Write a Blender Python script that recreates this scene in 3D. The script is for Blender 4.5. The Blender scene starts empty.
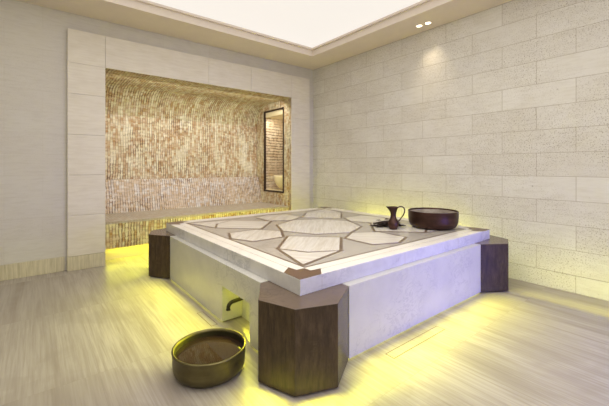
import bpy, bmesh, math, random
from mathutils import Vector, Matrix
random.seed(7)
S = bpy.context.scene
C = S.collection
PI = math.pi

# ------------------------------------------------------------------ node helpers
class NT:
    def __init__(s, name):
        s.m = bpy.data.materials.new(name); s.m.use_nodes = True
        s.t = s.m.node_tree; s.t.nodes.clear()
        s.out = s.n('ShaderNodeOutputMaterial'); s.b = s.n('ShaderNodeBsdfPrincipled')
        s.l(s.b.outputs[0], s.out.inputs[0])
    def n(s, typ, **kw):
        nd = s.t.nodes.new(typ)
        for k, v in kw.items(): setattr(nd, k, v)
        return nd
    def l(s, a, b): s.t.links.new(a, b)
    def put(s, sock, v):
        if hasattr(v, 'is_linked'): s.l(v, sock)
        else: sock.default_value = v
    def math(s, op, a, b=0.5, c=None, clamp=False):
        nd = s.n('ShaderNodeMath', operation=op, use_clamp=clamp)
        s.put(nd.inputs[0], a); s.put(nd.inputs[1], b)
        if c is not None: s.put(nd.inputs[2], c)
        return nd.outputs[0]
    def mix(s, f, a, b, blend='MIX'):
        nd = s.n('ShaderNodeMix', data_type='RGBA', blend_type=blend)
        s.put(nd.inputs[0], f)
        s.put(nd.inputs[6], a if hasattr(a, 'is_linked') else col(a))
        s.put(nd.inputs[7], b if hasattr(b, 'is_linked') else col(b))
        return nd.outputs[2]
    def coord(s, kind='Object'): return s.n('ShaderNodeTexCoord').outputs[kind]
    def xyz(s, v):
        nd = s.n('ShaderNodeSeparateXYZ'); s.l(v, nd.inputs[0]); return nd.outputs
    def vec(s, x, y, z=0.0):
        nd = s.n('ShaderNodeCombineXYZ')
        for i, q in enumerate((x, y, z)): s.put(nd.inputs[i], q)
        return nd.outputs[0]
    def mapping(s, v, loc=(0, 0, 0), rot=(0, 0, 0), scale=(1, 1, 1)):
        nd = s.n('ShaderNodeMapping'); s.l(v, nd.inputs[0])
        nd.inputs[1].default_value = loc; nd.inputs[2].default_value = rot; nd.inputs[3].default_value = scale
        return nd.outputs[0]
    def noise(s, v, scale, detail=3, rough=0.55, dist=0.0):
        nd = s.n('ShaderNodeTexNoise'); s.l(v, nd.inputs['Vector'])
        nd.inputs['Scale'].default_value = scale; nd.inputs['Detail'].default_value = detail
        nd.inputs['Roughness'].default_value = rough; nd.inputs['Distortion'].default_value = dist
        return nd.outputs[0]
    def ramp(s, f, stops, interp='LINEAR'):
        nd = s.n('ShaderNodeValToRGB'); s.l(f, nd.inputs[0]); cr = nd.color_ramp; cr.interpolation = interp
        while len(cr.elements) < len(stops): cr.elements.new(0.5)
        for e, (p, c) in zip(cr.elements, stops): e.position = p; e.color = col(c)
        return nd.outputs[0]
    def rng(s, f, a, b, c=0.0, d=1.0):
        nd = s.n('ShaderNodeMapRange'); s.put(nd.inputs[0], f)
        for i, q in enumerate((a, b, c, d)): nd.inputs[i + 1].default_value = q
        return nd.outputs[0]
    def bump(s, h, strength=0.3, dist=0.01):
        nd = s.n('ShaderNodeBump'); s.l(h, nd.inputs['Height'])
        nd.inputs['Strength'].default_value = strength; nd.inputs['Distance'].default_value = dist
        s.l(nd.outputs[0], s.b.inputs['Normal'])
    def brick(s, v, w, h, mortar, c1, c2, cm, off=0.5, smooth=0.1):
        nd = s.n('ShaderNodeTexBrick', offset=off, offset_frequency=2, squash=1.0)
        s.l(v, nd.inputs['Vector'])
        nd.inputs['Scale'].default_value = 1.0; nd.inputs['Mortar Size'].default_value = mortar
        nd.inputs['Mortar Smooth'].default_value = smooth; nd.inputs['Bias'].default_value = 0.0
        nd.inputs['Brick Width'].default_value = w; nd.inputs['Row Height'].default_value = h
        for k, c in (('Color1', c1), ('Color2', c2), ('Mortar', cm)): nd.inputs[k].default_value = col(c)
        return nd
    def fin(s, color, rough=0.5, metal=0.0, spec=0.5):
        s.put(s.b.inputs['Base Color'], color if hasattr(color, 'is_linked') else col(color))
        s.put(s.b.inputs['Roughness'], rough); s.put(s.b.inputs['Metallic'], metal)
        s.b.inputs['Specular IOR Level'].default_value = spec
        return s.m

def lin(c):
    c /= 255.0
    return c / 12.92 if c <= 0.04045 else ((c + 0.055) / 1.055) ** 2.4
def col(c):
    """sRGB 0-255 triples become linear colours"""
    c = tuple(c)
    if len(c) == 4: return c
    return (lin(c[0]), lin(c[1]), lin(c[2]), 1.0)

# ------------------------------------------------------------------ materials
def stone_wall(name, axis, x0, joint, vary, pit):
    t = NT(name); P = t.coord(); x, y, z = t.xyz(P)
    u = t.math('SUBTRACT', y if axis == 'Y' else x, x0)
    v = t.math('SUBTRACT', z, 0.178)
    V = t.vec(u, v)
    a, b = vary
    br = t.brick(V, 0.70, 0.2537, joint, a, b, (160, 151, 136) if axis == 'Y' else (190, 184, 170), smooth=0.3)
    ident = t.brick(V, 0.70, 0.2537, 0.0, (0, 0, 0), (255, 255, 255), (0, 0, 0))
    streak = t.noise(t.mapping(P, scale=(6, 6, 40)), 1.0, 4, 0.6)
    blotch = t.noise(P, 3.2, 5, 0.6)
    c = t.mix(t.rng(blotch, 0.35, 0.7, 0, 0.35), br.outputs[0], (198, 192, 180))
    c = t.mix(t.rng(streak, 0.45, 0.75, 0, 0.30), c, (174, 167, 154))
    fine = t.noise(P, 85, 3, 0.6)
    zone = t.math('ADD', t.noise(P, 1.1, 2), t.math('MULTIPLY', ident.outputs[0], 0.25))
    pits = t.math('MULTIPLY', t.rng(fine, 0.55, 0.66), t.rng(zone, 0.45, 0.70), clamp=True)
    c = t.mix(t.math('MULTIPLY', pits, pit), c, (128, 114, 94))
    big = t.noise(P, 30, 1, 0.4)
    c = t.mix(t.math('MULTIPLY', t.rng(big, 0.76, 0.79), 0.5 * pit), c, (110, 96, 76))
    h = t.math('SUBTRACT', t.math('SUBTRACT', t.math('MULTIPLY', blotch, 0.4), t.math('MULTIPLY', pits, 0.5)), t.math('MULTIPLY', br.outputs[1], 1.0))
    t.bump(h, 0.35, 0.006)
    return t.fin(c, 0.72, 0, 0.25)
M_wallR = stone_wall('limestone_blocks', 'Y', 0.03, 0.0026, ((216, 214, 209), (209, 206, 200)), 0.75)
M_wallB = stone_wall('limestone_panels', 'X', 0.20, 0.0012, ((203, 200, 192), (201, 197, 189)), 0.10)

def plain_stone(name, base, dark, sx, rough=0.6, amount=0.5, detail=4):
    t = NT(name); P = t.coord()
    a = t.noise(t.mapping(P, scale=sx), 1.0, detail, 0.6)
    b = t.noise(P, 4.0, 4, 0.6)
    c = t.mix(t.rng(a, 0.40, 0.72, 0, amount), base, dark)
    c = t.mix(t.rng(b, 0.4, 0.75, 0, 0.3), c, dark)
    t.bump(a, 0.12, 0.004)
    return t.fin(c, rough, 0, 0.3)
M_frame = plain_stone('surround_limestone', (218, 212, 200), (198, 189, 173), (5, 5, 38), 0.6)
M_skirt = plain_stone('ribbed_skirting_stone', (206, 198, 172), (158, 150, 124), (70, 70, 4), 0.6, 0.7)
M_soffit = plain_stone('painted_plaster', (226, 215, 204), (219, 208, 197), (8, 8, 8), 0.8, 0.3)

def floor_mat():
    t = NT('striated_travertine_floor'); P = t.coord()
    x, y, z = t.xyz(P)
    V = t.vec(t.math('ADD', y, 0.42), t.math('ADD', x, 0.34))
    br = t.brick(V, 1.24, 0.62, 0.0010, (176, 169, 160), (164, 157, 148), (146, 138, 128), off=0.0)
    idb = t.brick(V, 1.24, 0.62, 0.0, (0, 0, 0), (255, 255, 255), (0, 0, 0), off=0.0)
    shift = t.math('MULTIPLY', idb.outputs[0], 13.0)
    st = t.noise(t.vec(t.math('MULTIPLY', x, 55.0), t.math('ADD', t.math('MULTIPLY', y, 1.6), shift), 0.0), 1.0, 4, 0.65, 0.3)
    st2 = t.noise(t.vec(t.math('MULTIPLY', x, 9.0), t.math('ADD', t.math('MULTIPLY', y, 0.7), shift), 3.0), 1.0, 4, 0.6, 0.5)
    c = t.mix(t.rng(st, 0.40, 0.66, 0, 0.75), br.outputs[0], (142, 133, 122))
    c = t.mix(t.rng(st2, 0.47, 0.72, 0, 0.75), c, (134, 124, 112))
    wet = t.noise(P, 1.5, 4, 0.55, 0.6)
    c = t.mix(t.rng(wet, 0.50, 0.56, 0, 0.30), c, (136, 127, 114))
    t.bump(st, 0.06, 0.003)
    r = t.rng(wet, 0.48, 0.58, 0.42, 0.30)
    return t.fin(c, r, 0, 0.4)
M_floor = floor_mat()

def mosaic(name, pal, grey=0.0, w=0.038, h=0.062, rot=False, dark=(100, 70, 34), rail_amt=0.85):
    """upright columns of small tesserae; dark broken joints between the columns"""
    t = NT(name); U = t.coord('UV'); u, v, _ = t.xyz(U)
    if rot: u, v = v, u
    nudge = t.math('MULTIPLY', t.math('SUBTRACT', t.noise(t.vec(t.math('MULTIPLY', u, 2.0), t.math('MULTIPLY', v, 2.6)), 1.0, 2), 0.5), 0.05)
    uu = t.math('ADD', u, nudge)
    q = t.math('DIVIDE', uu, w); cid = t.math('FLOOR', q)
    rail = t.rng(t.math('ABSOLUTE', t.math('SUBTRACT', t.math('FRACT', q), 0.5)), 0.26, 0.36)
    row = t.math('ADD', t.math('DIVIDE', v, h), t.math('MULTIPLY', t.math('SINE', t.math('MULTIPLY', cid, 12.9)), 0.5))
    rid = t.math('FLOOR', row)
    gap = t.rng(t.math('ABSOLUTE', t.math('SUBTRACT', t.math('FRACT', row), 0.5)), 0.30, 0.40)
    wn = t.n('ShaderNodeTexWhiteNoise', noise_dimensions='2D'); t.l(t.vec(cid, rid), wn.inputs['Vector']); one = wn.outputs[0]
    run = t.noise(t.vec(t.math('MULTIPLY', cid, 3.71), t.math('MULTIPLY', v, 2.4)), 1.0, 4, 0.7)
    drift = t.noise(t.vec(t.math('MULTIPLY', u, 2.6), t.math('MULTIPLY', v, 1.6)), 1.0, 3, 0.6)
    f = t.math('ADD', t.math('MULTIPLY', run, 0.80), t.math('MULTIPLY', drift, 0.26))
    c = t.ramp(f, pal)
    c = t.mix(t.math('MULTIPLY', one, 0.30), c, (244, 238, 218))
    area_ = t.rng(t.noise(t.vec(t.math('MULTIPLY', u, 2.4), t.math('MULTIPLY', v, 1.6), 4.0), 1.0, 3, 0.6), 0.38, 0.60, 0.30, 1.0)
    dash = t.noise(t.vec(t.math('MULTIPLY', cid, 5.3), t.math('MULTIPLY', v, 15.0)), 1.0, 2, 0.6)
    dk = t.math('MULTIPLY', t.math('MULTIPLY', rail, t.rng(dash, 0.40, 0.50, 0.10, 1.0)), area_)
    core = t.math('MULTIPLY', t.rng(dash, 0.58, 0.66, 0, 0.45), area_)
    c = t.mix(core, c, dark)
    c = t.mix(t.math('MULTIPLY', gap, 0.12), c, dark)
    c = t.mix(t.math('MULTIPLY', dk, rail_amt), c, dark)
    if grey: c = t.mix(grey, c, (172, 164, 152))
    t.bump(t.math('SUBTRACT', 1.0, dk), 0.6, 0.008)
    return t.fin(c, 0.5, 0, 0.3)
PAL = [(0.30, (236, 231, 212)), (0.42, (229, 222, 194)), (0.50, (216, 205, 168)), (0.57, (180, 140, 88)), (0.66, (228, 221, 192)), (0.80, (206, 184, 138))]
PALB = [(0.30, (232, 230, 220)), (0.43, (220, 215, 202)), (0.54, (204, 178, 138)), (0.60, (226, 222, 210)), (0.80, (190, 160, 124))]
M_mos = mosaic('gold_brown_mosaic', PAL)
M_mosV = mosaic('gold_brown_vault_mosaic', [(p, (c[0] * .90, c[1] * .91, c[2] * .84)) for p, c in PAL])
M_mosB = mosaic('rust_and_cream_mosaic', PALB, 0, dark=(112, 88, 62))
M_mosS = mosaic('grey_brown_seat_mosaic', PALB, 0.6, rail_amt=0.5)
M_mosF = mosaic('cream_front_mosaic', [(p, (c[0], c[1], c[2] * .9)) for p, c in PAL])
M_brickrow = mosaic('row_laid_mosaic', [(0.3, (232, 222, 206)), (0.5, (214, 196, 172)), (0.65, (200, 176, 148)), (0.8, (226, 214, 198))], 0, 0.058, 0.13, True, (104, 80, 54))

def marble(name, base, vein, rough=0.22, vs=2.2, amt=0.6, width=0.03):
    t = NT(name); P = t.coord()
    n = t.noise(t.mapping(P, rot=(0.5, 0.3, 0.7), scale=(1, 1, 1.4)), vs, 6, 0.62, 1.2)
    d = t.math('ABSOLUTE', t.math('SUBTRACT', n, 0.5))
    v = t.rng(d, 0.0, width, 1.0, 0.0)
    mask = t.rng(t.noise(P, 1.7, 2), 0.48, 0.62)
    cl = t.noise(P, 5, 5, 0.65)
    c = t.mix(t.rng(cl, 0.4, 0.75, 0, 0.35), base, vein)
    c = t.mix(t.math('MULTIPLY', t.math('MULTIPLY', v, mask), amt), c, vein)
    return t.fin(c, rough, 0, 0.5)
M_white = marble('white_marble', (212, 211, 209), (158, 158, 162), 0.22, 7, 0.6, 0.05)
M_panel = marble('pale_veined_marble', (200, 199, 192), (172, 171, 168), 0.30, 8, 0.8, 0.03)
M_border = marble('cream_white_marble', (244, 240, 232), (222, 216, 206), 0.25)
M_grey = marble('grey_field_marble', (184, 178, 169), (156, 149, 140), 0.25, 3, 0.5, 0.05)
def pillar_stone():
    t = NT('brown_pillar_stone'); P = t.coord()
    a = t.noise(t.mapping(P, scale=(38, 38, 7)), 1.0, 6, 0.7)
    b = t.noise(P, 7, 5, 0.65)
    c = t.mix(t.rng(a, 0.36, 0.66), (80, 64, 44), (46, 36, 24))
    c = t.mix(t.rng(b, 0.42, 0.66, 0, 0.7), c, (58, 45, 28))
    n = t.noise(t.mapping(P, rot=(0.4, 0.8, 0.2)), 3.2, 4, 0.55, 0.8)
    v = t.math('MULTIPLY', t.rng(t.math('ABSOLUTE', t.math('SUBTRACT', n, 0.5)), 0.0, 0.006, 1.0, 0.0), t.rng(b, 0.5, 0.65, 0, 0.06))
    c = t.mix(v, c, (150, 128, 100))
    return t.fin(c, 0.26, 0, 0.45)
M_dark = pillar_stone()
M_darktop = marble('brown_capping_stone', (108, 93, 81), (76, 65, 56), 0.24, 9, 0.7, 0.05)
M_inlay = marble('brown_inlay_stone', (108, 82, 63), (74, 55, 42), 0.3, 9, 0.7, 0.06)
M_line = marble('taupe_inlay_stone', (116, 97, 80), (96, 79, 64), 0.3, 9, 0.4, 0.05)
M_joint = NT('joint_grout').fin((168, 156, 142), 0.8)
def streaked(name, ang, seed):
    t = NT(name); P = t.coord()
    q = t.mapping(P, loc=(seed, seed * 0.7, 0), rot=(0, 0, ang), scale=(1, 1, 1))
    a = t.noise(t.mapping(q, scale=(42, 3.0, 1)), 1.0, 5, 0.65, 0.4)
    b = t.noise(t.mapping(q, scale=(9, 1.2, 1)), 1.0, 4, 0.6, 0.6)
    c = t.mix(t.rng(a, 0.42, 0.72, 0, 0.55), (229, 225, 217), (186, 174, 156))
    c = t.mix(t.rng(b, 0.5, 0.75, 0, 0.5), c, (206, 193, 174))
    return t.fin(c, 0.25, 0, 0.5)
M_st = [streaked('streaked_cream_marble_a', math.radians(42), 0), streaked('streaked_cream_marble_b', math.radians(-40), 4), streaked('streaked_cream_marble_c', math.radians(50), 9)]

def metal(name, base, dark, rough, metalness=0.9, hammer=0.0, brushed=False):
    t = NT(name); P = t.coord()
    a = t.noise(t.mapping(P, scale=(3, 3, 30) if not brushed else (60, 60, 3)), 1.0, 4, 0.6)
    b = t.noise(P, 9, 4, 0.6)
    c = t.mix(t.rng(a, 0.35, 0.7, 0, 0.5), base, dark)
    c = t.mix(t.rng(b, 0.4, 0.7, 0, 0.6), c, dark)
    if hammer:
        vo = t.n('ShaderNodeTexVoronoi'); t.l(P, vo.inputs['Vector']); vo.inputs['Scale'].default_value = 70
        t.bump(vo.outputs[0], hammer, 0.004)
    return t.fin(c, rough, metalness, 0.5)
M_bronze = metal('olive_brushed_bronze', (116, 108, 74), (72, 66, 42), 0.40, 0.85)
M_bronzeIn = metal('dark_bronze_inside', (70, 66, 44), (46, 42, 27), 0.5, 0.7)
M_copper = metal('aged_copper', (84, 58, 48), (52, 36, 30), 0.42, 0.7, 0.12)
M_copperB = metal('dark_brown_copper', (82, 57, 46), (46, 33, 28), 0.38, 0.75, 0.1)
M_tin = metal('tinned_copper_inside', (206, 198, 188), (120, 108, 98), 0.4, 0.35, 0.8)
M_iron = metal('black_bronze', (48, 42, 32), (26, 22, 16), 0.4, 0.6)
M_framed = metal('dark_bronze_frame', (62, 44, 34), (40, 28, 22), 0.5, 0.3)
def leafm():
    t = NT('dark_dried_leaf'); P = t.coord()
    a = t.noise(P, 40, 3)
    return t.fin(t.mix(t.rng(a, 0.3, 0.7), (66, 50, 40), (34, 26, 22)), 0.6, 0, 0.3)
M_leaf = leafm()
M_basin = plain_stone('cream_basin_marble', (240, 228, 190), (224, 208, 164), (6, 6, 6), 0.35, 0.3)
def water(name, tint, rough=0.03):
    t = NT(name); P = t.coord()
    a = t.noise(P, 6, 3)
    t.bump(a, 0.04, 0.01)
    c = t.mix(t.rng(a, 0.3, 0.7), tint, tuple(q * 0.82 for q in tint))
    return t.fin(c, rough, 0, 0.8)
M_water = water('still_brown_water', (50, 36, 24))
M_waterB = water('rippled_water_in_copper', (130, 112, 98), 0.12)
def emit(name, c, strength, base=(230, 226, 210)):
    t = NT(name); P = t.coord(); a = t.noise(P, 2, 2)
    t.fin(base, 0.5)
    t.put(t.b.inputs['Emission Color'], t.mix(t.math('MULTIPLY', a, 0.08), c, tuple(q * .96 for q in c)))
    t.b.inputs['Emission Strength'].default_value = strength
    return t.m
YEL = (250, 250, 70)
M_led = emit('yellow_led_strip', YEL, 2.5)
M_sky = emit('luminous_ceiling_membrane', (255, 247, 237), 0.93, (20, 20, 20))
M_lens = emit('downlight_lens', (255, 240, 210), 6.0)

# ------------------------------------------------------------------ mesh helpers
def link(name, bm, mats, parent=None, smooth=False, loc=None):
    me = bpy.data.meshes.new(name); bmesh.ops.recalc_face_normals(bm, faces=bm.faces[:])
    bm.to_mesh(me); bm.free()
    for m in (mats if isinstance(mats, (list, tuple)) else [mats]): me.materials.append(m)
    if smooth:
        for p in me.polygons: p.use_smooth = True
    o = bpy.data.objects.new(name, me); C.objects.link(o)
    if loc: o.location = loc
    if parent:
        o.parent = parent
        o.matrix_parent_inverse = Matrix.Translation(parent.location).inverted()
    return o
def tag(o, label=None, cat=None, group=None, kind=None):
    if label: o['label'] = label
    if cat: o['category'] = cat
    if group: o['group'] = group
    if kind: o['kind'] = kind
    return o
def thing(name, label, cat, loc=(0, 0, 0), group=None):
    o = bpy.data.objects.new(name, None); C.objects.link(o); o.location = loc; o.empty_display_size = 0.1
    return tag(o, label, cat, group)
def struct(name, bm, m, smooth=False): return tag(link(name, bm, m, None, smooth), kind='structure')
def box(bm, x0, y0, z0, x1, y1, z1, bev=0.0):
    r = bmesh.ops.create_cube(bm, size=1.0, matrix=Matrix.Translation(((x0 + x1) / 2, (y0 + y1) / 2, (z0 + z1) / 2)) @ Matrix.Diagonal((x1 - x0, y1 - y0, z1 - z0, 1)))
    if bev:
        es = list({e for v in r['verts'] for e in v.link_edges})
        bmesh.ops.bevel(bm, geom=es, offset=bev, segments=2, affect='EDGES', profile=0.5)
    return bm
def prism(bm, poly, z0, z1, bev=0.0, axis='Z'):
    """poly in (x,y) raised z0..z1; axis X: poly is (y,z) raised along x"""
    def p(a, b, c): return (a, b, c) if axis == 'Z' else (c, a, b)
    lo = [bm.verts.new(p(a, b, z0)) for a, b in poly]; hi = [bm.verts.new(p(a, b, z1)) for a, b in poly]
    n = len(poly); fs = [bm.faces.new(hi), bm.faces.new(lo[::-1])]
    for i in range(n): fs.append(bm.faces.new((lo[i], lo[(i + 1) % n], hi[(i + 1) % n], hi[i])))
    if bev:
        es = list({e for f in fs for e in f.edges})
        bmesh.ops.bevel(bm, geom=es, offset=bev, segments=2, affect='EDGES', profile=0.5)
    return bm
def strip(bm, a, b, w, z0, z1):
    a = Vector(a); b = Vector(b); d = (b - a).normalized(); n = Vector((-d.y, d.x)) * w / 2; e = d * w / 2
    return prism(bm, [tuple(a - e - n), tuple(b + e - n), tuple(b + e + n), tuple(a - e + n)], z0, z1)
def lathe(bm, prof, seg=64, cx=0, cy=0, cz=0, mi=None, cap0=False, cap1=False):
    rings = []
    for r, z in prof:
        rings.append([bm.verts.new((cx + r * math.cos(2 * PI * i / seg), cy + r * math.sin(2 * PI * i / seg), cz + z)) for i in range(seg)])
    for k in range(len(rings) - 1):
        for i in range(seg):
            f = bm.faces.new((rings[k][i], rings[k][(i + 1) % seg], rings[k + 1][(i + 1) % seg], rings[k + 1][i]))
            if mi: f.material_index = mi[k]
    if cap0: bm.faces.new(rings[0][::-1])
    if cap1: bm.faces.new(rings[-1])
    return rings
def tube(bm, pts, rad, seg=12):
    pts = [Vector(p) for p in pts]; rings = []; up = Vector((0, 0, 1))
    for i, p in enumerate(pts):
        d = (pts[min(i + 1, len(pts) - 1)] - pts[max(i - 1, 0)]).normalized()
        s = d.cross(up)
        if s.length < 0.05: s = d.cross(Vector((1, 0, 0)))
        s.normalize(); t = s.cross(d).normalized(); r = rad[i] if isinstance(rad, (list, tuple)) else rad
        rings.append([bm.verts.new(p + (s * math.cos(2 * PI * k / seg) + t * math.sin(2 * PI * k / seg)) * r) for k in range(seg)])
    for a, b in zip(rings, rings[1:]):
        for k in range(seg): bm.faces.new((a[k], a[(k + 1) % seg], b[(k + 1) % seg], b[k]))
    bm.faces.new(rings[0][::-1]); bm.faces.new(rings[-1])
    return bm
def bez(p, n=16):
    """Catmull-Rom through points"""
    p = [Vector(q) for q in p]; q = [2 * p[0] - p[1]] + p + [2 * p[-1] - p[-2]]; out = []
    for i in range(1, len(q) - 2):
        for k in range(n):
            t = k / n
            out.append(0.5 * (2 * q[i] + (q[i + 1] - q[i - 1]) * t + (2 * q[i - 1] - 5 * q[i] + 4 * q[i + 1] - q[i + 2]) * t * t + (3 * q[i] - q[i - 1] - 3 * q[i + 1] + q[i + 2]) * t ** 3))
    out.append(p[-1]); return out
def new(): return bmesh.new()
def uvstrip(bm, prof, x0, x1, thick=0.0, s0=0.0, nx=1):
    """sheet swept along X following profile (y,z); UV in metres: u = x, v = arc length"""
    uv = bm.loops.layers.uv.verify(); s = [s0]
    for a, b in zip(prof, prof[1:]): s.append(s[-1] + math.hypot(b[0] - a[0], b[1] - a[1]))
    A = [bm.verts.new((x0, y, z)) for y, z in prof]; B = [bm.verts.new((x1, y, z)) for y, z in prof]
    for i in range(len(prof) - 1):
        f = bm.faces.new((A[i], B[i], B[i + 1], A[i + 1]))
        for lp, q in zip(f.loops, ((x0, s[i]), (x1, s[i]), (x1, s[i + 1]), (x0, s[i + 1]))): lp[uv].uv = q
    return s[-1]
def uvquad(bm, vs, uvs):
    uv = bm.loops.layers.uv.verify(); f = bm.faces.new([bm.verts.new(v) for v in vs])
    for lp, q in zip(f.loops, uvs): lp[uv].uv = q

# ------------------------------------------------------------------ room
XW, YW, H = 3.06, 3.515, 3.228
XL, YF = -3.2, -3.6
FL, FR, FT = -0.96, 2.918, 3.011         # stone surround of the niche
OL, OR, OT = -0.5526, 2.481, 2.594       # its opening
YFR = 3.450
NB = 4.72                                # niche back wall
struct('floor', box(new(), XL, YF, -0.12, XW, NB + 0.1, 0.0), M_floor)
struct('wall_right', box(new(), XW, YF, 0, XW + 0.15, YW, H + 0.4), M_wallR)
bm = new(); box(bm, XL, YW, 0, OL, YW + 0.15, H + 0.4); box(bm, OR + 0.13, YW, 0, XW + 0.15, YW + 0.15, H + 0.4); box(bm, OL, YW, OT, OR + 0.13, YW + 0.15, H + 0.4)
struct('wall_back', bm, M_wallB)
struct('wall_left', box(new(), XL - 0.15, YF, 0, XL, YW, H + 0.4), M_wallB)
struct('wall_front', box(new(), XL, YF - 0.15, 0, XW, YF, H + 0.4), M_wallR)
# surround
bm = new()
def fr(x0, z0, x1, z1): box(bm, x0, YFR, z0, x1, YW + 0.02, z1, 0.003)
g = 0.001
zs = [0.178, 0.685, 1.192, 1.70, 2.21, OT]
for a, b in zip(zs, zs[1:]):
    fr(FL, a + g, OL, b - g); fr(OR, a + g, FR, b - g)
xs = [FL, OL, 0.86, 1.62, OR, FR]
for a, b in zip(xs, xs[1:]): fr(a + g, OT, b - g, FT)
struct('trim_1', bm, M_frame)
bm = new(); box(bm, FL - 0.003, YFR - 0.006, 0, OL, YW + 0.02, 0.176, 0.003); box(bm, OR, YFR - 0.006, 0, FR, YW + 0.02, 0.176, 0.003)
struct('trim_2', bm, M_skirt)
bm = new(); box(bm, XL, YW - 0.012, 0, FL - 0.025, YW, 0.176, 0.002); box(bm, FR + 0.02, YW - 0.012, 0, XW, YW, 0.176, 0.002)
struct('baseboard_back', bm, M_skirt)
struct('baseboard_right', box(new(), XW - 0.012, YF, 0, XW, YW - 0.012, 0.176, 0.002), M_wallR)
# soffit around a luminous tray
TX0, TX1, TY0, TY1 = -2.6, 2.515, -3.0, 2.882
def ring(bm, o, i, z0, z1):
    (a, b, c, d), (e, f, h_, k) = o, i
    box(bm, a, b, z0, c, f, z1); box(bm, a, k, z0, c, d, z1); box(bm, a, f, z0, e, k, z1); box(bm, h_, f, z0, c, k, z1)
bm = new(); ring(bm, (XL, YF, XW, YW), (TX0, TY0, TX1, TY1), H, H + 0.10)
struct('ceiling', bm, M_soffit)
bm = new(); ring(bm, (TX0 - 0.1, TY0 - 0.1, TX1 + 0.1, TY1 + 0.1), (TX0 + 0.035, TY0 + 0.035, TX1 - 0.035, TY1 - 0.035), H + 0.10, H + 0.13)
struct('trim_3', bm, M_soffit)
struct('ceiling_membrane', box(new(), TX0 - 0.12, TY0 - 0.12, H + 0.16, TX1 + 0.12, TY1 + 0.12, H + 0.18), M_sky)
# shadow groove in the corner
# ------------------------------------------------------------------ niche shell
R = 0.42; prof = []
prof.append((YFR + 0.02, OT)); prof.append((NB - R, OT - 0.01))
for k in range(1, 15):
    a = PI / 2 * k / 14; prof.append((NB - R + R * math.sin(a), OT - 0.01 - R + R * math.cos(a)))
bm = new()
sv = uvstrip(bm, prof, OL, OR, s0=0.0)
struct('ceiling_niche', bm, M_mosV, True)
bm = new()
uvstrip(bm, [(NB, OT - 0.01 - R), (NB, 0.0)], OL, OR, s0=sv)
struct('wall_niche_back', bm, M_mos)
bm = new()
uvquad(bm, [(OL, YFR + 0.02, 0), (OL, NB, 0), (OL, NB, OT), (OL, YFR + 0.02, OT)], [(0, 0), (1.2, 0), (1.2, 2.6), (0, 2.6)])
struct('wall_niche_left', bm, M_mos)
# right cheek with the framed opening cut out
MY0, MY1, MZ0, MZ1 = 3.70, 4.42, 0.79, 2.45
bm = new()
def cheek(y0, z0, y1, z1): uvquad(bm, [(OR, y0, z0), (OR, y0, z1), (OR, y1, z1), (OR, y1, z0)], [(y0, z0), (y0, z1), (y1, z1), (y1, z0)])
y0, y1 = YFR + 0.02, NB
cheek(y0, 0, y1, MZ0); cheek(y0, MZ1, y1, OT); cheek(y0, MZ0, MY0, MZ1); cheek(MY1, MZ0, y1, MZ1)
struct('wall_niche_right', bm, M_mos)
# framed wall recess with its own row-laid mosaic lining
rec = thing('framed_wall_recess', 'tall dark-framed recess in the right side of the mosaic seating niche', 'recess', (OR, 4.06, MZ0))
bm = new(); w = 0.028
box(bm, OR - 0.012, MY0, MZ0, OR + 0.03, MY0 + w, MZ1); box(bm, OR - 0.012, MY1 - w, MZ0, OR + 0.03, MY1, MZ1)
box(bm, OR - 0.012, MY0 + w, MZ0, OR + 0.03, MY1 - w, MZ0 + w); box(bm, OR - 0.012, MY0 + w, MZ1 - w, OR + 0.03, MY1 - w, MZ1)
link('frame', bm, M_framed, rec)
RD = 0.52
bm = new()
a0, a1, b0, b1, x0, x1 = MY0 + 0.004, MY1 - 0.004, MZ0 + 0.004, MZ1 - 0.004, OR + 0.02, OR + RD
uvquad(bm, [(x1, a0, b0), (x1, a0, b1), (x1, a1, b1), (x1, a1, b0)], [(a0, b0), (a0, b1), (a1, b1), (a1, b0)])
uvquad(bm, [(x0, a1, b0), (x1, a1, b0), (x1, a1, b1), (x0, a1, b1)], [(x0, b0), (x1, b0), (x1, b1), (x0, b1)])
uvquad(bm, [(x0, a0, b0), (x0, a0, b1), (x1, a0, b1), (x1, a0, b0)], [(x0, b0), (x0, b1), (x1, b1), (x1, b0)])
link('mosaic_lining', bm, M_brickrow, rec)
bm = new(); box(bm, x0, a0, b1 - 0.12, x1, a1, b1); link('lintel', bm, M_basin, rec)
bm = new(); box(bm, x0, a0, b0 - 0.004, x1, a1, b0 + 0.03)
link('stone_shelf', bm, M_basin, rec)
# basin standing in the recess
bx, by, bz, br = OR + 0.26, 4.03, MZ0 + 0.034, 0.235
bas = thing('wall_basin', 'cream half-round marble basin inside the dark-framed recess', 'basin', (bx, by, bz))
bm = new(); pr = []
for k in range(13):
    a = PI / 2 * k / 12; pr.append((max(0.035, br * math.sin(a)) if k else 0.05, 0.0 + 0.30 * (1 - math.cos(a))))
pr += [(br - 0.02, 0.30)]
for k in range(11, -1, -1):
    a = PI / 2 * k / 12; pr.append(((br - 0.02) * math.sin(a) + 0.001, 0.30 - 0.24 * math.cos(a)))
lathe(bm, pr, 48, bx, by, bz, cap0=True, cap1=True)
link('bowl', bm, M_basin, bas, True)

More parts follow.
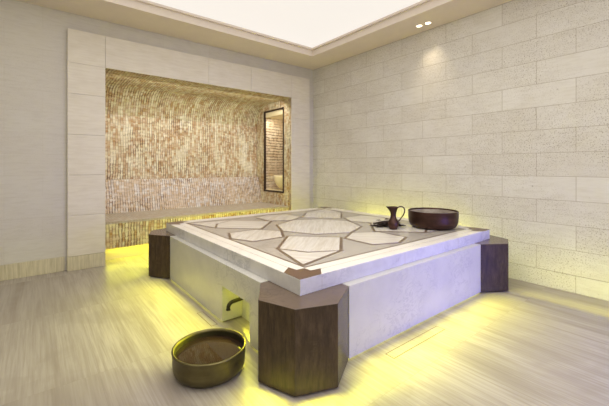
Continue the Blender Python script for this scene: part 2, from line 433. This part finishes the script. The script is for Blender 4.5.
# ------------------------------------------------------------------ niche bench
BT, BF, BI = 0.55, 3.55, 0.002
ben = thing('mosaic_bench', 'long built-in mosaic bench with sloping backrest inside the gold niche', 'bench', (0.96, 4.1, 0))
SB, BZ = 4.50, 1.07
bm = new()
uvstrip(bm, [(BF + 0.005, BT - 0.03), (BF, BT), (SB, BT)], OL + BI, OR - BI); link('seat', bm, M_mosS, ben)
bm = new()
uvstrip(bm, [(SB, BT), (NB - 0.07, BZ), (NB - 0.055, BZ + 0.012), (NB - 0.003, BZ + 0.014)], OL + BI, OR - BI, s0=1.0); link('backrest', bm, M_mosB, ben)
bm = new()
uvstrip(bm, [(BF + 0.20, 0.19), (BF + 0.004, 0.19), (BF + 0.004, BT - 0.03)], OL + BI, OR - BI, s0=0.3); link('front_panel', bm, M_mosF, ben)
bm = new(); box(bm, OL + BI, BF + 0.20, 0, OR - BI, BF + 0.24, 0.2); link('recessed_base', bm, M_soffit, ben)
bm = new(); box(bm, OL + 0.02, BF + 0.14, 0.175, OR - 0.02, BF + 0.16, 0.189); link('light_strip', bm, M_led, ben)
# ------------------------------------------------------------------ the heated stone platform
SX, SY, ZS, ZP, ZB = 2.655, 2.71, 0.60, 0.50, 0.012
GX = GY = -0.064
plat = thing('heated_marble_platform', 'large square marble platform with brown corner pillars in the middle of the room', 'platform', (SX / 2, SY / 2, 0))
e = 0.364
def mirror(poly, fx, fy):
    q = [((SX - x) if fx else x, (SY - y) if fy else y) for x, y in poly]
    return q[::-1] if fx != fy else q
PIL = [(GX, e - 0.006), (-0.231, 0.110), (-0.141, -0.134), (0.103, -0.2255), (e - 0.006, GY), (e - 0.006, 0.08), (0.08, e - 0.006)]
for fx in (0, 1):
    for fy in (0, 1):
        bm = new(); P_ = mirror(PIL, fx, fy); prism(bm, P_, ZB, ZP, 0.003)
        for f in bm.faces:
            if f.normal.z > 0.9 or f.calc_center_median().z > ZP - 0.0001: f.material_index = 1
        link('corner_pillar', bm, [M_dark, M_darktop], plat)
T = 0.19
AL0, AL1, ALZ = 0.510, 0.970, 0.312
poly = [(e, ZB), (AL0, ZB), (AL0, ALZ), (AL1, ALZ), (AL1, ZB), (SY - e, ZB), (SY - e, ZP), (e, ZP)]
bm = new(); prism(bm, poly, GX, GX + T, 0.003, 'X'); o = link('side_panel', bm, M_panel, plat); o['label'] = 'pale marble side panel with a square water alcove'
bm = new(); box(bm, GX + T, AL0 - 0.05, 0.0, GX + T + 0.03, AL1 + 0.05, ALZ + 0.03)
link('alcove_back', bm, M_panel, plat)
bm = new(); box(bm, e, GY, ZB, SX - e, GY + T, ZP, 0.003); link('side_panel', bm, M_panel, plat)
bm = new(); box(bm, e, SY - GY - T, ZB, SX - e, SY - GY, ZP, 0.003); link('side_panel', bm, M_panel, plat)
bm = new(); box(bm, SX - GX - T, e, ZB, SX - GX, SY - e, ZP, 0.003); link('side_panel', bm, M_panel, plat)
bm = new(); box(bm, 0.16, 0.16, 0.0, SX - 0.16, SY - 0.16, ZP - 0.002); link('core', bm, M_panel, plat)
# slab
bm = new(); box(bm, 0, 0, ZP, SX, SY, ZS, 0.002); link('slab', bm, M_white, plat)
bm = new()
for q in (0.179, 1.08, 1.95):
    bm = new(); box(bm, q - 0.001, -0.0006, ZP + 0.002, q + 0.001, 0.01, ZS - 0.001); link('slab_joint', bm, M_joint, plat)
for q in (0.95, 1.85):
    bm = new(); box(bm, -0.0006, q - 0.001, ZP + 0.002, 0.01, q + 0.001, ZS - 0.001); link('slab_joint', bm, M_joint, plat)
def inset(d): return [(d, d), (SX - d, d), (SX - d, SY - d), (d, SY - d)]
def ringp(bm, d0, d1, z0, z1):
    ring(bm, (d0, d0, SX - d0, SY - d0), (d1, d1, SX - d1, SY - d1), z0, z1)
B0, B1, B2 = 0.088, 0.172, 0.190
zt = ZS - 0.001
bm = new(); ringp(bm, 0.003, B0 - 0.0025, zt, ZS + 0.0012); o = link('outer_border', bm, M_border, plat)
bm = new(); ringp(bm, B0 - 0.0025, B0 + 0.0015, zt, ZS + 0.0008); link('border_joint', bm, M_inlay, plat)
bm = new(); ringp(bm, B0 + 0.0015, B1, zt, ZS + 0.0012); link('inner_border', bm, M_border, plat)
bm = new(); ringp(bm, B1, B2, zt, ZS + 0.0014); link('field_edging', bm, M_line, plat)
bm = new(); prism(bm, inset(B2), zt, ZS + 0.0010); link('grey_field', bm, M_grey, plat)
L_ = [(0.0012, 0.0012), (0.176, 0.002), (0.249, 0.093), (0.168, 0.100), (0.166, 0.166), (0.100, 0.168), (0.093, 0.249), (0.002, 0.176)]
for fx in (0, 1):
    for fy in (0, 1):
        bm = new(); prism(bm, mirror(L_, fx, fy), zt, ZS + 0.0024); link('corner_inlay', bm, M_inlay, plat)
# star pattern of the top: eight petals around an octagon, edged in taupe stone
cx, cy = SX / 2, SY / 2
def pol(r, deg): a = math.radians(deg); return (cx + r * math.cos(a), cy + r * math.sin(a))
def loc(rad, side, deg):
    a = math.radians(deg); return (cx + rad * math.cos(a) - side * math.sin(a), cy + rad * math.sin(a) + side * math.cos(a))
SW = 0.030; zp = ZS + 0.0034
def shrink(poly, d):
    n = len(poly); out = []
    area = sum(poly[i][0] * poly[(i + 1) % n][1] - poly[(i + 1) % n][0] * poly[i][1] for i in range(n))
    sg = 1 if area > 0 else -1
    for i in range(n):
        p, q, r = Vector(poly[i - 1]), Vector(poly[i]), Vector(poly[(i + 1) % n])
        d1 = (q - p).normalized(); d2 = (r - q).normalized()
        n1 = Vector((-d1.y, d1.x)) * sg; n2 = Vector((-d2.y, d2.x)) * sg
        m = (n1 + n2); m = m / max(0.3, (1 + n1.dot(n2)))
        out.append(tuple(q + m * d))
    return out
zk = [0.0]
def edge(poly):
    zk[0] += 0.00008
    out, inn = shrink(poly, -SW / 2), shrink(poly, SW / 2); bm = new(); n = len(poly); z0, z1 = zt, ZS + 0.0015 + zk[0]
    A, B = [bm.verts.new((*p, z1)) for p in out], [bm.verts.new((*p, z1)) for p in inn]
    D, E_ = [bm.verts.new((*p, z0)) for p in out], [bm.verts.new((*p, z0)) for p in inn]
    for i in range(n):
        k = (i + 1) % n
        bm.faces.new((A[i], A[k], B[k], B[i])); bm.faces.new((D[i], D[k], A[k], A[i])); bm.faces.new((B[i], B[k], E_[k], E_[i])); bm.faces.new((E_[i], E_[k], D[k], D[i]))
    link('edging_strip', bm, M_line, plat)
octo = [pol(0.52 if k % 2 == 0 else 0.50, 45 * k) for k in range(8)]
edge(octo)
bm = new(); prism(bm, shrink(octo, SW / 2 - 0.001), zt, zp); link('central_panel', bm, M_st[0], plat)
for k in range(4):
    d = 90 * k
    hexa = [loc(0.53, 0, d), loc(0.68, 0.255, d), loc(1.02, 0.255, d), loc(1.125, 0, d), loc(1.02, -0.255, d), loc(0.68, -0.255, d)]
    edge(hexa); bm = new(); prism(bm, shrink(hexa, SW / 2 - 0.001), zt, zp); link('petal_panel', bm, M_st[(k + 1) % 3], plat)
    d = 45 + 90 * k
    pent = [loc(0.62, 0.265, d), loc(1.15, 0.265, d), loc(1.235, 0, d), loc(1.15, -0.265, d), loc(0.62, -0.265, d)]
    edge(pent); bm = new(); prism(bm, shrink(pent, SW / 2 - 0.001), zt, zp); link('petal_panel', bm, M_st[k % 3], plat)
    tip = [loc(1.15, 0.265, d), loc(1.60, 0, d), loc(1.15, -0.265, d), loc(1.235, 0, d)]
    edge(tip); bm = new(); prism(bm, shrink(tip, SW / 2 - 0.001), zt, zp - 0.0002); link('tip_panel', bm, M_st[(k + 2) % 3], plat)
# light strips in the shadow gap under the platform
def led(x0, y0, x1, y1):
    a = Vector((x0, y0)); b = Vector((x1, y1)); bm = new(); strip(bm, a, b, 0.008, 0.002, ZB - 0.001); link('light_strip', bm, M_led, plat)
q = 0.02
led(GX + q, AL1 + 0.03, GX + q, SY - e); led(GX + q, e, GX + q, AL0 - 0.03)
led(e, GY + q, SX - e, GY + q); led(e, SY - GY - q, SX - e, SY - GY - q); led(SX - GX - q, e, SX - GX - q, SY - e)

# water spout in the alcove
sp = thing('water_spout', 'curved dark bronze water spout in the square alcove of the platform', 'spout', (GX + T, 0.74, 0.235))
path = bez([(GX + T - 0.001, 0.80, 0.235), (0.05, 0.80, 0.237), (-0.045, 0.80, 0.231), (-0.076, 0.80, 0.220), (-0.088, 0.80, 0.200), (-0.090, 0.80, 0.172)], 8)
bm = new(); tube(bm, path, [0.0155] * (len(path) - 6) + [0.0155, 0.016, 0.0165, 0.017, 0.018, 0.018], 14); link('pipe', bm, M_iron, sp, True)
bm = new()
tube(bm, [(GX + T - 0.0005, 0.80, 0.235), (GX + T - 0.012, 0.80, 0.235)], 0.030, 24); link('wall_flange', bm, M_iron, sp)

# ------------------------------------------------------------------ bowl on the floor
def bowl(name, label, loc_, r, h, rb, mats, wmat, wz, lip=0.008, foot=None):
    t = thing(name, label, 'bowl', loc_)
    bm = new(); th = 0.007
    pr = [(0.001, 0.0), (rb, 0.0)]
    cr = r - rb
    for k in range(1, 9):
        a = PI / 2 * k / 8; pr.append((rb + cr * math.sin(a), cr * 1.15 * (1 - math.cos(a))))
    pr += [(r + 0.002, h * 0.6), (r + 0.003, h - 0.008), (r + 0.003 + lip * 0.4, h - 0.004), (r + 0.002, h), (r - th, h), (r - th - 0.001, h - 0.018), (r - th - 0.003, h * 0.55)]
    no = len(pr) - 3
    for k in range(8, 0, -1):
        a = PI / 2 * k / 8; pr.append((rb - th + cr * math.sin(a), th + cr * 1.15 * (1 - math.cos(a))))
    pr.append((0.001, th))
    mi = [0 if k < no + 1 else 1 for k in range(len(pr) - 1)]
    lathe(bm, pr, 96, loc_[0], loc_[1], loc_[2], mi)
    link('body', bm, mats, t, True)
    bm = new(); wr = r - th - 0.004
    bmesh.ops.create_circle(bm, cap_ends=True, segments=96, radius=wr, matrix=Matrix.Translation((loc_[0], loc_[1], loc_[2] + wz)))
    link('water', bm, wmat, t)
    return t
fb = bowl('water_bowl', 'large round olive bronze bowl of water on the floor before the alcove', (-0.40, 0.425, 0.0), 0.222, 0.158, 0.168, [M_bronze, M_bronzeIn], M_water, 0.112)
cb = bowl('copper_bowl', 'wide dark brown copper bowl on top of the platform beside the ewer', (2.295, 0.470, ZS + 0.004), 0.268, 0.192, 0.195, [M_copperB, M_tin], M_waterB, 0.130)

# ------------------------------------------------------------------ ewer
ex, ey, ez = 1.830, 0.672, ZS + 0.003
ew = thing('ewer', 'small hammered copper ewer with a looped handle on the platform', 'ewer', (ex, ey, ez))
pr = [(0.001, 0), (0.042, 0.0), (0.043, 0.006), (0.042, 0.010), (0.051, 0.022), (0.0595, 0.042), (0.062, 0.058), (0.058, 0.080), (0.047, 0.101), (0.036, 0.121), (0.029, 0.145), (0.029, 0.165), (0.034, 0.190), (0.041, 0.215), (0.050, 0.236), (0.055, 0.246), (0.0545, 0.248), (0.050, 0.242), (0.038, 0.212), (0.029, 0.180), (0.027, 0.150), (0.001, 0.145)]
bm = new(); rings = lathe(bm, pr, 48, ex, ey, ez)
lv = Vector((-0.7815, 0.624, 0))
for rg, (r, z) in zip(rings, pr):       # pull the lip out into a pouring beak
    if z > 0.195:
        k = (z - 0.195) / 0.053
        for v in rg:
            d = Vector((v.co.x - ex, v.co.y - ey, 0))
            if d.length < 1e-4: continue
            c_ = max(0, d.normalized().dot(lv)) ** 6
            v.co += lv * 0.030 * k * c_ + Vector((0, 0, 0.006 * k * c_))
link('body', bm, M_copper, ew, True)
rv = -lv
hp = [(0.050, 0.240), (0.078, 0.252), (0.112, 0.240), (0.126, 0.205), (0.112, 0.160), (0.082, 0.118), (0.056, 0.085)]
path = bez([Vector((ex, ey, ez)) + rv * a + Vector((0, 0, b)) for a, b in hp], 8)
bm = new(); tube(bm, path, 0.0065, 10); link('handle', bm, M_copper, ew, True)

# ------------------------------------------------------------------ dark bundle behind the ewer
bd = thing('twig_bundle', 'low dark brown leafy bundle lying on the platform behind the copper ewer', 'bundle', (1.95, 0.82, ZS + 0.003))
ca = Vector((1.915, 0.800, ZS + 0.003)); du = Vector((0.80, -0.60, 0)); dn = Vector((0.60, 0.80, 0))
bm = new()
for k in range(9):
    o_ = random.uniform(-0.045, 0.045); z = random.uniform(0.010, 0.072); a = -0.15 + random.uniform(-.05, .03); b = 0.15 + random.uniform(-.03, .05)
    pts = [ca + du * (a + (b - a) * s) + dn * (o_ * (1 - 0.5 * math.sin(PI * s)) + random.uniform(-.006, .006)) + Vector((0, 0, max(0.0165, z * math.sin(PI * (0.15 + 0.7 * s)) + random.uniform(-.003, .003)))) for s in [i / 7 for i in range(8)]]
    tube(bm, pts, [0.004, 0.010, 0.013, 0.013, 0.013, 0.012, 0.008, 0.003], 8)
link('twigs', bm, M_leaf, bd, True)
bm = new()
for k in range(90):
    s = random.uniform(-0.17, 0.17); p = ca + du * s + dn * random.uniform(-0.06, 0.06) + Vector((0, 0, 0.006 + random.random() * 0.082 * (1 - (s / 0.2) ** 2)))
    a = random.uniform(-0.7, 0.7) + (PI if random.random() < .5 else 0); d = du * math.cos(a) + dn * math.sin(a); n = Vector((-d.y, d.x, random.uniform(-.6, .6))).normalized()
    L, W = random.uniform(0.045, 0.08), random.uniform(0.010, 0.018); up = random.uniform(-0.1, 0.35)
    pts = [p, p + d * L * .3 + n * W + Vector((0, 0, L * up * .3)), p + d * L * .7 + n * W * .7 + Vector((0, 0, L * up * .5)), p + d * L + Vector((0, 0, L * up * .6)), p + d * L * .7 - n * W * .7 + Vector((0, 0, L * up * .5)), p + d * L * .3 - n * W + Vector((0, 0, L * up * .3))]
    for q_ in pts: q_.z = max(q_.z, ZS + 0.0045)
    vs = [bm.verts.new(q_) for q_ in pts]
    bm.faces.new((vs[0], vs[1], vs[5])); bm.faces.new((vs[1], vs[2], vs[4], vs[5])); bm.faces.new((vs[2], vs[3], vs[4]))
tag(link('leaves', bm, M_leaf, bd), kind='stuff')

# ------------------------------------------------------------------ downlights in the soffit
for i, (x, y, lab) in enumerate(((2.843, 0.996, 'round white downlight in the ceiling edge, farther left of the pair'), (2.853, 0.870, 'round white downlight in the ceiling edge, nearer right of the pair'))):
    t = thing('downlight', lab, 'downlight', (x, y, H), 'pair of downlights in the ceiling edge')
    bm = new(); lathe(bm, [(0.036, -0.0005), (0.037, -0.004), (0.046, -0.004), (0.048, -0.0005)], 32, x, y, H); link('trim_ring', bm, M_soffit, t, True)
    bm = new(); lathe(bm, [(0.001, -0.002), (0.0365, -0.002), (0.0365, -0.0004)], 32, x, y, H); link('lens', bm, M_lens, t)
# ------------------------------------------------------------------ flush drains in the floor
def drain(x0, y0, x1, y1, label):
    t = thing('floor_drain', label, 'drain', ((x0 + x1) / 2, (y0 + y1) / 2, 0), 'slot drains in the floor')
    bm = new(); ring(bm, (x0, y0, x1, y1), (x0 + .005, y0 + .005, x1 - .005, y1 - .005), -0.01, 0.0006); link('slot', bm, M_inlay, t)
    bm = new(); box(bm, x0 + .0055, y0 + .0055, -0.01, x1 - .0055, y1 - .0055, 0.0008); link('stone_cover', bm, M_floor, t)
drain(0.62, -0.235, 1.28, -0.160, 'long thin stone-covered slot drain in the floor beside the right platform face')
drain(-0.155, 0.975, -0.098, 1.29, 'short thin stone-covered slot drain in the floor behind the bronze bowl')

# ------------------------------------------------------------------ lights
def area(name, loc_, direction, sx, sy, power, c, xdir=None, spread=None):
    l = bpy.data.lights.new(name, 'AREA'); l.shape = 'RECTANGLE'; l.size = sx; l.size_y = sy; l.energy = power
    l.color = col(c)[:3]
    if spread: l.spread = math.radians(spread)
    o = bpy.data.objects.new(name, l); C.objects.link(o)
    z = -Vector(direction).normalized(); x = Vector(xdir or (1, 0, 0)); x = (x - z * x.dot(z)).normalized(); y = z.cross(x)
    o.matrix_world = Matrix.Translation(loc_) @ Matrix((x, y, z)).transposed().to_4x4()
    return o
mx, my = SX / 2, SY / 2
LZ, TI = 0.26, -0.75
area('platform_glow', (GX - 0.014, 1.40, LZ), (-1, 0, -0.5), 2.3, 0.03, 13.5, YEL, (0, 1, 0), 122)  # these four are added lamps without fixtures, widening the strips' spill on the floor
area('platform_glow', (mx, GY - 0.014, LZ), (0, -1, TI), 2.3, 0.03, 12.0, YEL, (1, 0, 0), 110)
area('platform_glow', (mx, SY - GY + 0.014, LZ), (0, 1, TI), 2.3, 0.03, 9.0, YEL, (1, 0, 0), 105)
area('platform_glow', (SX - GX + 0.014, my, LZ), (1, 0, TI), 2.6, 0.03, 10.0, YEL, (0, 1, 0), 105)
area('wall_glow', (SX - GX + 0.016, my - 0.1, 0.16), (1, 0, 0.05), 2.7, 0.04, 15.0, YEL, (0, 1, 0))  # all three wall lamps are added, without fixtures, to yellow the lower walls
area('wall_glow', (XW - 0.50, -1.1, 0.14), (1, 0, -0.08), 2.0, 0.03, 4.0, YEL, (0, 1, 0))
area('wall_glow', (mx + 0.3, SY - GY + 0.016, 0.18), (0, 1, 0.2), 2.4, 0.04, 8.0, YEL, (1, 0, 0))
for (ax, ay), (bx_, by_) in zip(PIL[1:3], PIL[2:4]):
    nx_, ny_ = (by_ - ay), -(bx_ - ax); k_ = math.hypot(nx_, ny_); nx_ /= k_; ny_ /= k_
    if nx_ + ny_ > 0: nx_, ny_ = -nx_, -ny_
    area('pillar_glow', ((ax + bx_) / 2 + nx_ * 0.012, (ay + by_) / 2 + ny_ * 0.012, 0.10), (nx_, ny_, -0.6), 0.24, 0.02, 1.0, YEL, (bx_ - ax, by_ - ay, 0), 115)  # added lamp without fixture, brightens the floor at the pillar foot
area('alcove_glow', (-0.02, 0.66, 0.02), (1, -0.25, 0.3), 0.25, 0.015, 0.6, YEL, (0, 1, 0))  # this and the next are added lamps, yellowing the alcove walls and floor
area('alcove_glow', (0.03, 0.74, ALZ - 0.006), (0, 0, -1), 0.12, 0.34, 0.4, YEL)
area('bench_glow', (0.96, BF + 0.17, 0.17), (0, -1, -0.9), 2.9, 0.02, 10, YEL, (1, 0, 0))
area('niche_fill', (0.96, 3.62, 2.50), (0, 0.75, -1), 2.8, 0.12, 18, (255, 249, 240), (1, 0, 0))  # added fill without a fixture, brightens the niche mosaic
area('recess_fill', (OR + 0.06, 4.06, 2.28), (0.45, 0, -1), 0.06, 0.6, 3.2, (255, 244, 220), (1, 0, 0))  # added fill, lightens the lining of the recess
area('tray_fill', (0.1, 0.1, H + 0.12), (0, 0, -1), 2.0, 2.0, 56, (255, 248, 240))  # added fill under the membrane, out of view, brightens the slab top
area('front_wash', (0.2, -3.2, 2.6), (0.3, 1, -0.35), 3.5, 1.2, 60, (255, 250, 243), (1, 0, 0))  # unseen fill behind the camera, added in place of other room lighting
area('left_wash', (-2.9, 0.2, 2.6), (1, 0.4, -0.35), 3.0, 1.2, 15, (255, 250, 243), (0, 1, 0))  # second unseen fill, added from the left side
area('violet_wash', (1.7, -3.4, 0.7), (-0.02, 1, -0.20), 1.4, 0.7, 20, (96, 102, 255), (1, 0, 0), 70)
for x, y in ((2.843, 0.996), (2.853, 0.870)):
    l = bpy.data.lights.new('downlight_beam', 'SPOT'); l.energy = 9; l.spot_size = math.radians(52); l.spot_blend = 0.8; l.color = col((255, 232, 190))[:3]; l.shadow_soft_size = 0.03
    o = bpy.data.objects.new('downlight_beam', l); C.objects.link(o); o.location = (x, y, H - 0.01)
    o.rotation_euler = Vector((0.22, 0, -0.8)).to_track_quat('-Z', 'Y').to_euler()

w = bpy.data.worlds.new('room_ambient'); S.world = w; w.use_nodes = True
w.node_tree.nodes['Background'].inputs[0].default_value = (0.9, 0.88, 0.84, 1); w.node_tree.nodes['Background'].inputs[1].default_value = 0.3

# ------------------------------------------------------------------ camera
cam = bpy.data.cameras.new('camera'); co = bpy.data.objects.new('camera', cam); C.objects.link(co); S.camera = co
cam.sensor_width = 36; cam.lens = 336.75 / 609 * 36; cam.shift_y = -(203 - 167.09) / 609; cam.clip_start = 0.05
co.location = (-1.2673, -1.6304, 1.2913)
co.rotation_euler = (PI / 2, 0, math.radians(51.3975 - 90))
S.view_settings.view_transform = 'Standard'
S.view_settings.look = 'None'
S.view_settings.exposure = 0.0
